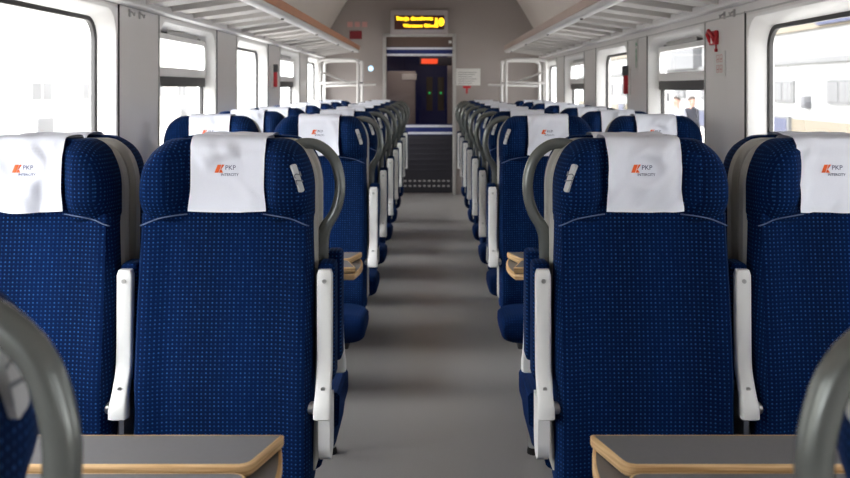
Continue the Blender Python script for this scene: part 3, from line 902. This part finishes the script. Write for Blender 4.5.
# green vertical lettering with an arrow
r = empty('exit_sign', (1.398, 6.15, 1.61)); tag(r, 'green vertical lettering with an arrow on the right wall pillar', 'sticker')
MB().box(-.002, 0, -.045, .045, -.10, .10).obj('sheet', M['wall'], r, smooth=False)
b = MB(); pl = lambda u, v_: (-.0032, -u, v_)
flat_print(b, 'WYJŚCIE', -.0, -.03, .135, pl, rot=PI/2, bold=.06)
b.add([(-.0032, -.03, .055), (-.0032, .0, .085), (-.0032, .03, .055), (-.0032, .016, .055), (-.0032, .0, .068), (-.0032, -.016, .055)], [(0, 1, 4, 5), (1, 2, 3, 4)])
b.obj('green_lettering', M['green'], r, smooth=False)
hk = 0
for sd in (-1, 1):
    for y in (4.16, 4.30):
        r = empty('coat_hook', (sd*1.40, y, 1.725)); tag(r, 'small grey coat hook at the top of the near %s pillar' % SN[sd], 'coat hook', 'coat hooks on the near %s pillar' % SN[sd])
        b = MB(); b.box(min(0, -sd*.008), max(0, -sd*.008), -.009, .009, -.018, .018, .003); b.obj('mounting_plate', M['alu'], r)
        b = MB(); b.tube(smooth_path([(-sd*.006, 0, .008), (-sd*.018, 0, .0), (-sd*.024, 0, -.012), (-sd*.027, 0, .004)], 5), .0035, 8); b.obj('hook', M['alu'], r)
# end wall items
r = empty('wall_notice', (.46, Y1, 1.525)); tag(r, 'white printed notice on the end wall right of the door', 'notice')
MB().box(-.165, .165, -.008, 0, -.115, .105, .002).obj('sheet', M['paper'], r)
b = MB()
for k in range(6): b.box(-.12, .12-.03*(k % 3), -.0095, -.008, .05-.028*k, .058-.028*k)
b.obj('print', M['paper_grey'], r, smooth=False)
r = empty('fire_sign', (.45, Y1, 1.365)); tag(r, 'small red mark under the white notice', 'sticker')
b = MB(); b.box(-.05, .05, -.004, 0, .01, .04); b.box(-.012, .012, -.004, 0, -.06, .01); b.obj('red_mark', M['red'], r, smooth=False)
r = empty('red_sign', (-.985, Y1, 2.065)); tag(r, 'dark red sign on the end wall left of the display', 'sign')
MB().box(-.08, .08, -.012, 0, -.055, .05, .004).obj('sign_plate', M['red_dark'], r)
for k, x in enumerate((-1.06, -.965, -.87)):
    o = MB().box(x-.035, x+.035, Y1-.006, Y1, 2.165, 2.235, .003).obj('pictogram_sticker', M['pink'])
    tag(o, ['leftmost pale sticker above the dark red sign', 'middle pale sticker above the dark red sign', 'rightmost pale sticker above the dark red sign'][k], 'sticker', 'pale stickers on the end wall')
r = empty('indicator_lamp', (-.79, Y1, 1.63)); tag(r, 'small pale blue lamp on the end wall left of the door', 'lamp')
b = MB(); b.cyl((0, 0, 0), (0, -.02, 0), .045, 20); b.obj('mounting_ring', M['alu'], r)
b = MB(); b.tube([(0, -.018, 0), (0, -.028, 0), (0, -.034, 0)], [.034, .030, .015], 16); b.obj('lens', M['led_blue'], r)
r = empty('dome_camera', (-.54, Y1-.35, 2.74)); tag(r, 'small dark dome camera on the ceiling near the display', 'camera')
b = MB(); b.cyl((0, 0, .03), (0, 0, -.015), .07, 20); b.obj('ring', M['paper'], r)
b = MB(); b.tube([(0, 0, -.01), (0, 0, -.03), (0, 0, -.05), (0, 0, -.058)], [.058, .052, .03, .008], 16); b.obj('dome', M['black'], r)
# vestibule items
r = empty('paper_notice', (-.33, 12.9, 1.54)); tag(r, 'white paper on the panel behind the glass end door', 'notice')
MB().box(-.10, .11, -.008, 0, -.045, .045).obj('sheet', M['paper'], r, smooth=False)
r = empty('exit_display', (-.02, 12.7, 1.755)); tag(r, 'red lit sign behind the glass of the end door', 'display')
MB().box(-.16, .30, 0, .05, -.06, .06, .006).obj('case', M['dark_panel'], r)
MB().box(-.13, .10, -.006, 0, -.035, .035).obj('lit_sign', M['led_red'], r, smooth=False)

# ------------------------------------------------------------------ outside
struct(MB().box(-90, 90, -40, 220, -1.3, -1.2).obj('ground', M['ext_ground'], smooth=False))
struct(MB().box(1.75, 13, -20, 160, -1.2, -.55).obj('trim_platform_right', M['ext_ground'], smooth=False))
struct(MB().box(-13, -1.75, -20, 160, -1.2, -.55).obj('trim_platform_left', M['ext_ground'], smooth=False))
def building(sd, x, y0, y1, h, label, name, c, sign=False):
    r = empty(name, (sd*x, (y0+y1)/2, -1.2)); tag(r, label, 'building')
    L = (y1-y0)/2; ym = (y0+y1)/2; X = lambda a, b: (min(sd*a, sd*b), max(sd*a, sd*b))
    MB().box(*X(0, 8), -L, L, 1.05, h).obj('upper_wall', M[c[0]], r, smooth=False)
    MB().box(*X(-.15, 8), -L, L, 0, 1.05).obj('plinth', M[c[1]], r, smooth=False)
    MB().box(*X(-.25, 8), -L, L, 3.75, 4.0).obj('string_course', M[c[2]], r, smooth=False)
    MB().box(*X(-.25, 8), -L, L, h, h+1.2).obj('cornice', M[c[1]], r, smooth=False)
    y = 45.9-6.4*((45.9-y0-3)//6.4)
    while y < y1-2:
        w = MB(); w.box(*X(-.12, .05), y-ym-1.3, y-ym+1.3, 1.85, 2.95); o = w.obj('window', M[c[2]], r, smooth=False)
        for q in (-.62, .62): MB().box(*X(-.15, -.10), y-ym+q-.5, y-ym+q+.5, 1.97, 2.83).obj('pane', M[c[3]], o, smooth=False)
        if round((y-45.9)/6.4) % 2 == 0:
            q = MB(); q.box(*X(-.30, -.15), y-ym-1.2, y-ym+1.2, .05, 1.15); o = q.obj('poster_frame', M[c[2]], r, smooth=False)
            MB().box(*X(-.32, -.30), y-ym-.95, y-ym+.95, .15, 1.05).obj('poster', M[c[4]], o, smooth=False)
            if sign: q = MB(); q.box(*X(-.35, 0), y-ym-3.2, y-ym-2.75, 1.6, 2.2, .02); q.obj('meter_box', M['ext_box'], r)
        y += 6.4
    if sign:
        MB().box(*X(-.45, -.25), 36-ym, 41.2-ym, 5.45, 6.2).obj('sign_panel', M[c[4]], r, smooth=False)
        MB().box(*X(-.6, 0), 60-ym, 73-ym, 3.9, 5.4).obj('grey_bay', M[c[3]], r, smooth=False)
    return r
building(1, 18, 14, 110, 5.35, 'pale station building seen through the right windows', 'station_building', ('b_white', 'b_cream', 'b_trim', 'b_glass', 'b_blue'), True)
building(-1, 20, -20, 110, 6.5, 'washed out white building seen through the left windows', 'trackside_building', ('ext_white', 'ext_white', 'ext_white', 'ext_pale', 'ext_pale'))
# people on the right-hand platform
def person(x, y, z, rz, label, top, walk=0.0, arm=0.0):
    me = bpy.data.meshes.new('body')
    J = {'pel': (0,0,.93), 'sp': (0,.01,1.12), 'ch': (0,.0,1.32), 'nk': (0,-.01,1.47), 'hd0': (0,-.02,1.54), 'hd1': (0,-.03,1.63), 'hd2': (0,-.02,1.70),
         'shL': (.17,0,1.40), 'elL': (.22,.03+arm,1.13), 'wrL': (.22,-.06-arm,.90), 'haL': (.215,-.09-arm,.82),
         'shR': (-.17,0,1.40), 'elR': (-.23,.03,1.13), 'wrR': (-.225,-.08,.90), 'haR': (-.22,-.11,.82),
         'hiL': (.09,0,.90), 'knL': (.10,-.03-walk,.49), 'anL': (.10,.03-walk*.6,.08), 'toL': (.115,-.13-walk*.6,.03),
         'hiR': (-.09,0,.90), 'knR': (-.10,-.03+walk*.4,.49), 'anR': (-.10,.03+walk,.08), 'toR': (-.115,-.13+walk,.03)}
    R = {'pel': (.155,.115), 'sp': (.14,.10), 'ch': (.165,.115), 'nk': (.058,.058), 'hd0': (.065,.075), 'hd1': (.078,.095), 'hd2': (.06,.075),
         'sh': (.068,.066), 'el': (.046,.046), 'wr': (.030,.034), 'ha': (.022,.042), 'hi': (.092,.095), 'kn': (.060,.064), 'an': (.042,.046), 'to': (.040,.030)}
    E = [('pel','sp'),('sp','ch'),('ch','nk'),('nk','hd0'),('hd0','hd1'),('hd1','hd2'),('ch','shL'),('shL','elL'),('elL','wrL'),('wrL','haL'),
         ('ch','shR'),('shR','elR'),('elR','wrR'),('wrR','haR'),('pel','hiL'),('hiL','knL'),('knL','anL'),('anL','toL'),('pel','hiR'),('hiR','knR'),('knR','anR'),('anR','toR')]
    V = list(J.values()); K = list(J.keys()); E = [(K.index(a), K.index(b)) for a, b in E]
    rad = [R.get(k) or R[k[:2]] for k in K]
    # five fingers per hand as thin chains
    for sgn, ha in ((1, 'haL'), (-1, 'haR')):
        h0 = Vector(J[ha]); hi = K.index(ha)
        for f in range(5):
            off = Vector((0, -.034+.017*f, -.02)) if f < 4 else Vector((-.0, -.05, .02))
            ln = (.065, .075, .07, .055, .05)[f]
            a = h0+off; bpt = a+Vector((-sgn*.006, -.01 if f < 4 else -.02, -ln*.6)); c = bpt+Vector((-sgn*.016, .004, -ln*.45))
            i0 = len(V); V += [tuple(a), tuple(bpt), tuple(c)]; rad += [(.010,.010),(.009,.009),(.007,.007)]
            E += [(hi, i0), (i0, i0+1), (i0+1, i0+2)]
    me.from_pydata(V, E, [])
    o = bpy.data.objects.new('body', me); COL.objects.link(o)
    md = o.modifiers.new('s', 'SKIN'); 
    for i, q in enumerate(rad): me.skin_vertices[0].data[i].radius = q
    me.skin_vertices[0].data[0].use_root = True
    sb = o.modifiers.new('u', 'SUBSURF'); sb.levels = 1; sb.render_levels = 1
    dg = bpy.context.evaluated_depsgraph_get(); dg.update()
    m2 = bpy.data.meshes.new_from_object(o.evaluated_get(dg)); bpy.data.objects.remove(o); bpy.data.meshes.remove(me)
    m2.materials.clear()
    for m in (M['skin'], top, M['trousers'], M['black']): m2.materials.append(m)
    for p_ in m2.polygons:
        c = p_.center; p_.use_smooth = True
        p_.material_index = 0 if c.z > 1.47 else 3 if c.z < .085 else 2 if (c.z < .88 and abs(c.x) < .185) else 0 if c.z < .90 else 1
    r = empty('person', (x, y, z), rz); tag(r, label, 'person', None)
    ob = link('body', m2, r)
    # hair cap, nose, ears, eyes
    b = MB(); secs = []
    for k in range(7):
        a = PI/2*k/6; rr = math.cos(a); secs.append([(.083*max(rr,.02)*math.cos(2*PI*j/16), -.012+.100*max(rr,.02)*math.sin(2*PI*j/16)+.012, 1.655+.085*math.sin(a)+.03*(-math.sin(2*PI*j/16))*rr) for j in range(16)])
    b.loft(secs); b.obj('hair', M['hair'], r, angle=80)
    b = MB(); b.tube([(0, -.112, 1.635), (0, -.128, 1.605), (0, -.112, 1.595)], [.008, .013, .010], 8)
    for s_ in (-1, 1): b.tube([(s_*.078, -.02, 1.645), (s_*.088, -.015, 1.62), (s_*.080, -.02, 1.59)], [.010, .016, .008], 8)
    b.obj('nose_and_ears', M['skin'], r)
    b = MB()
    for s_ in (-1, 1): b.tube([(s_*.030-.012, -.108, 1.640), (s_*.030, -.112, 1.640), (s_*.030+.012, -.108, 1.640)], [.003, .007, .003], 8)
    b.tube([(-.022, -.108, 1.562), (0, -.114, 1.560), (.022, -.108, 1.562)], [.003, .005, .003], 8)
    b.obj('eyes_and_mouth', M['hair'], r)
    return r
person(6.05, 21.0, -.55, .5, 'person in a dark jacket standing on the platform outside the right window', M['jacket'], .05)
person(5.55, 20.4, -.55, -.8, 'person in a pale coat on the platform beside the dark jacketed person', M['pale_coat'], .12)

# ------------------------------------------------------------------ light
vl = bpy.data.lights.new('vestibule_fill', 'AREA'); vl.energy = 11; vl.size = .5; vl.color = (1, .86, .72)  # warm fill light added to lift the dark vestibule, no fitting there
vo = bpy.data.objects.new('vestibule_fill', vl); COL.objects.link(vo); vo.location = (-.1, 12.3, 2.33)
w = bpy.data.worlds.new('overcast sky'); S.world = w; w.use_nodes = True
nt = w.node_tree; bg = nt.nodes['Background']
tc = nt.nodes.new('ShaderNodeTexCoord'); dt = nt.nodes.new('ShaderNodeVectorMath'); dt.operation = 'DOT_PRODUCT'
nt.links.new(tc.outputs['Generated'], dt.inputs[0]); dt.inputs[1].default_value = Vector((-.85, -.42, .35)).normalized()
mr = nt.nodes.new('ShaderNodeMapRange'); mr.interpolation_type = 'SMOOTHSTEP'   # the bright side of the cloud cover
mr.inputs['From Min'].default_value = -0.2; mr.inputs['From Max'].default_value = 1.0
mr.inputs['To Min'].default_value = 2.6; mr.inputs['To Max'].default_value = 20.0
nt.links.new(dt.outputs['Value'], mr.inputs['Value'])
nt.links.new(mr.outputs[0], bg.inputs['Strength'])
bg.inputs['Color'].default_value = (0.97, 0.98, 1.0, 1)

S.view_settings.view_transform = 'Standard'
S.view_settings.look = 'None'
S.view_settings.exposure = 0.0
S.cycles.max_bounces = 10; S.cycles.diffuse_bounces = 5; S.cycles.glossy_bounces = 4; S.cycles.transparent_max_bounces = 16
S.cycles.sample_clamp_indirect = 6
S.cycles.caustics_reflective = False; S.cycles.caustics_refractive = False
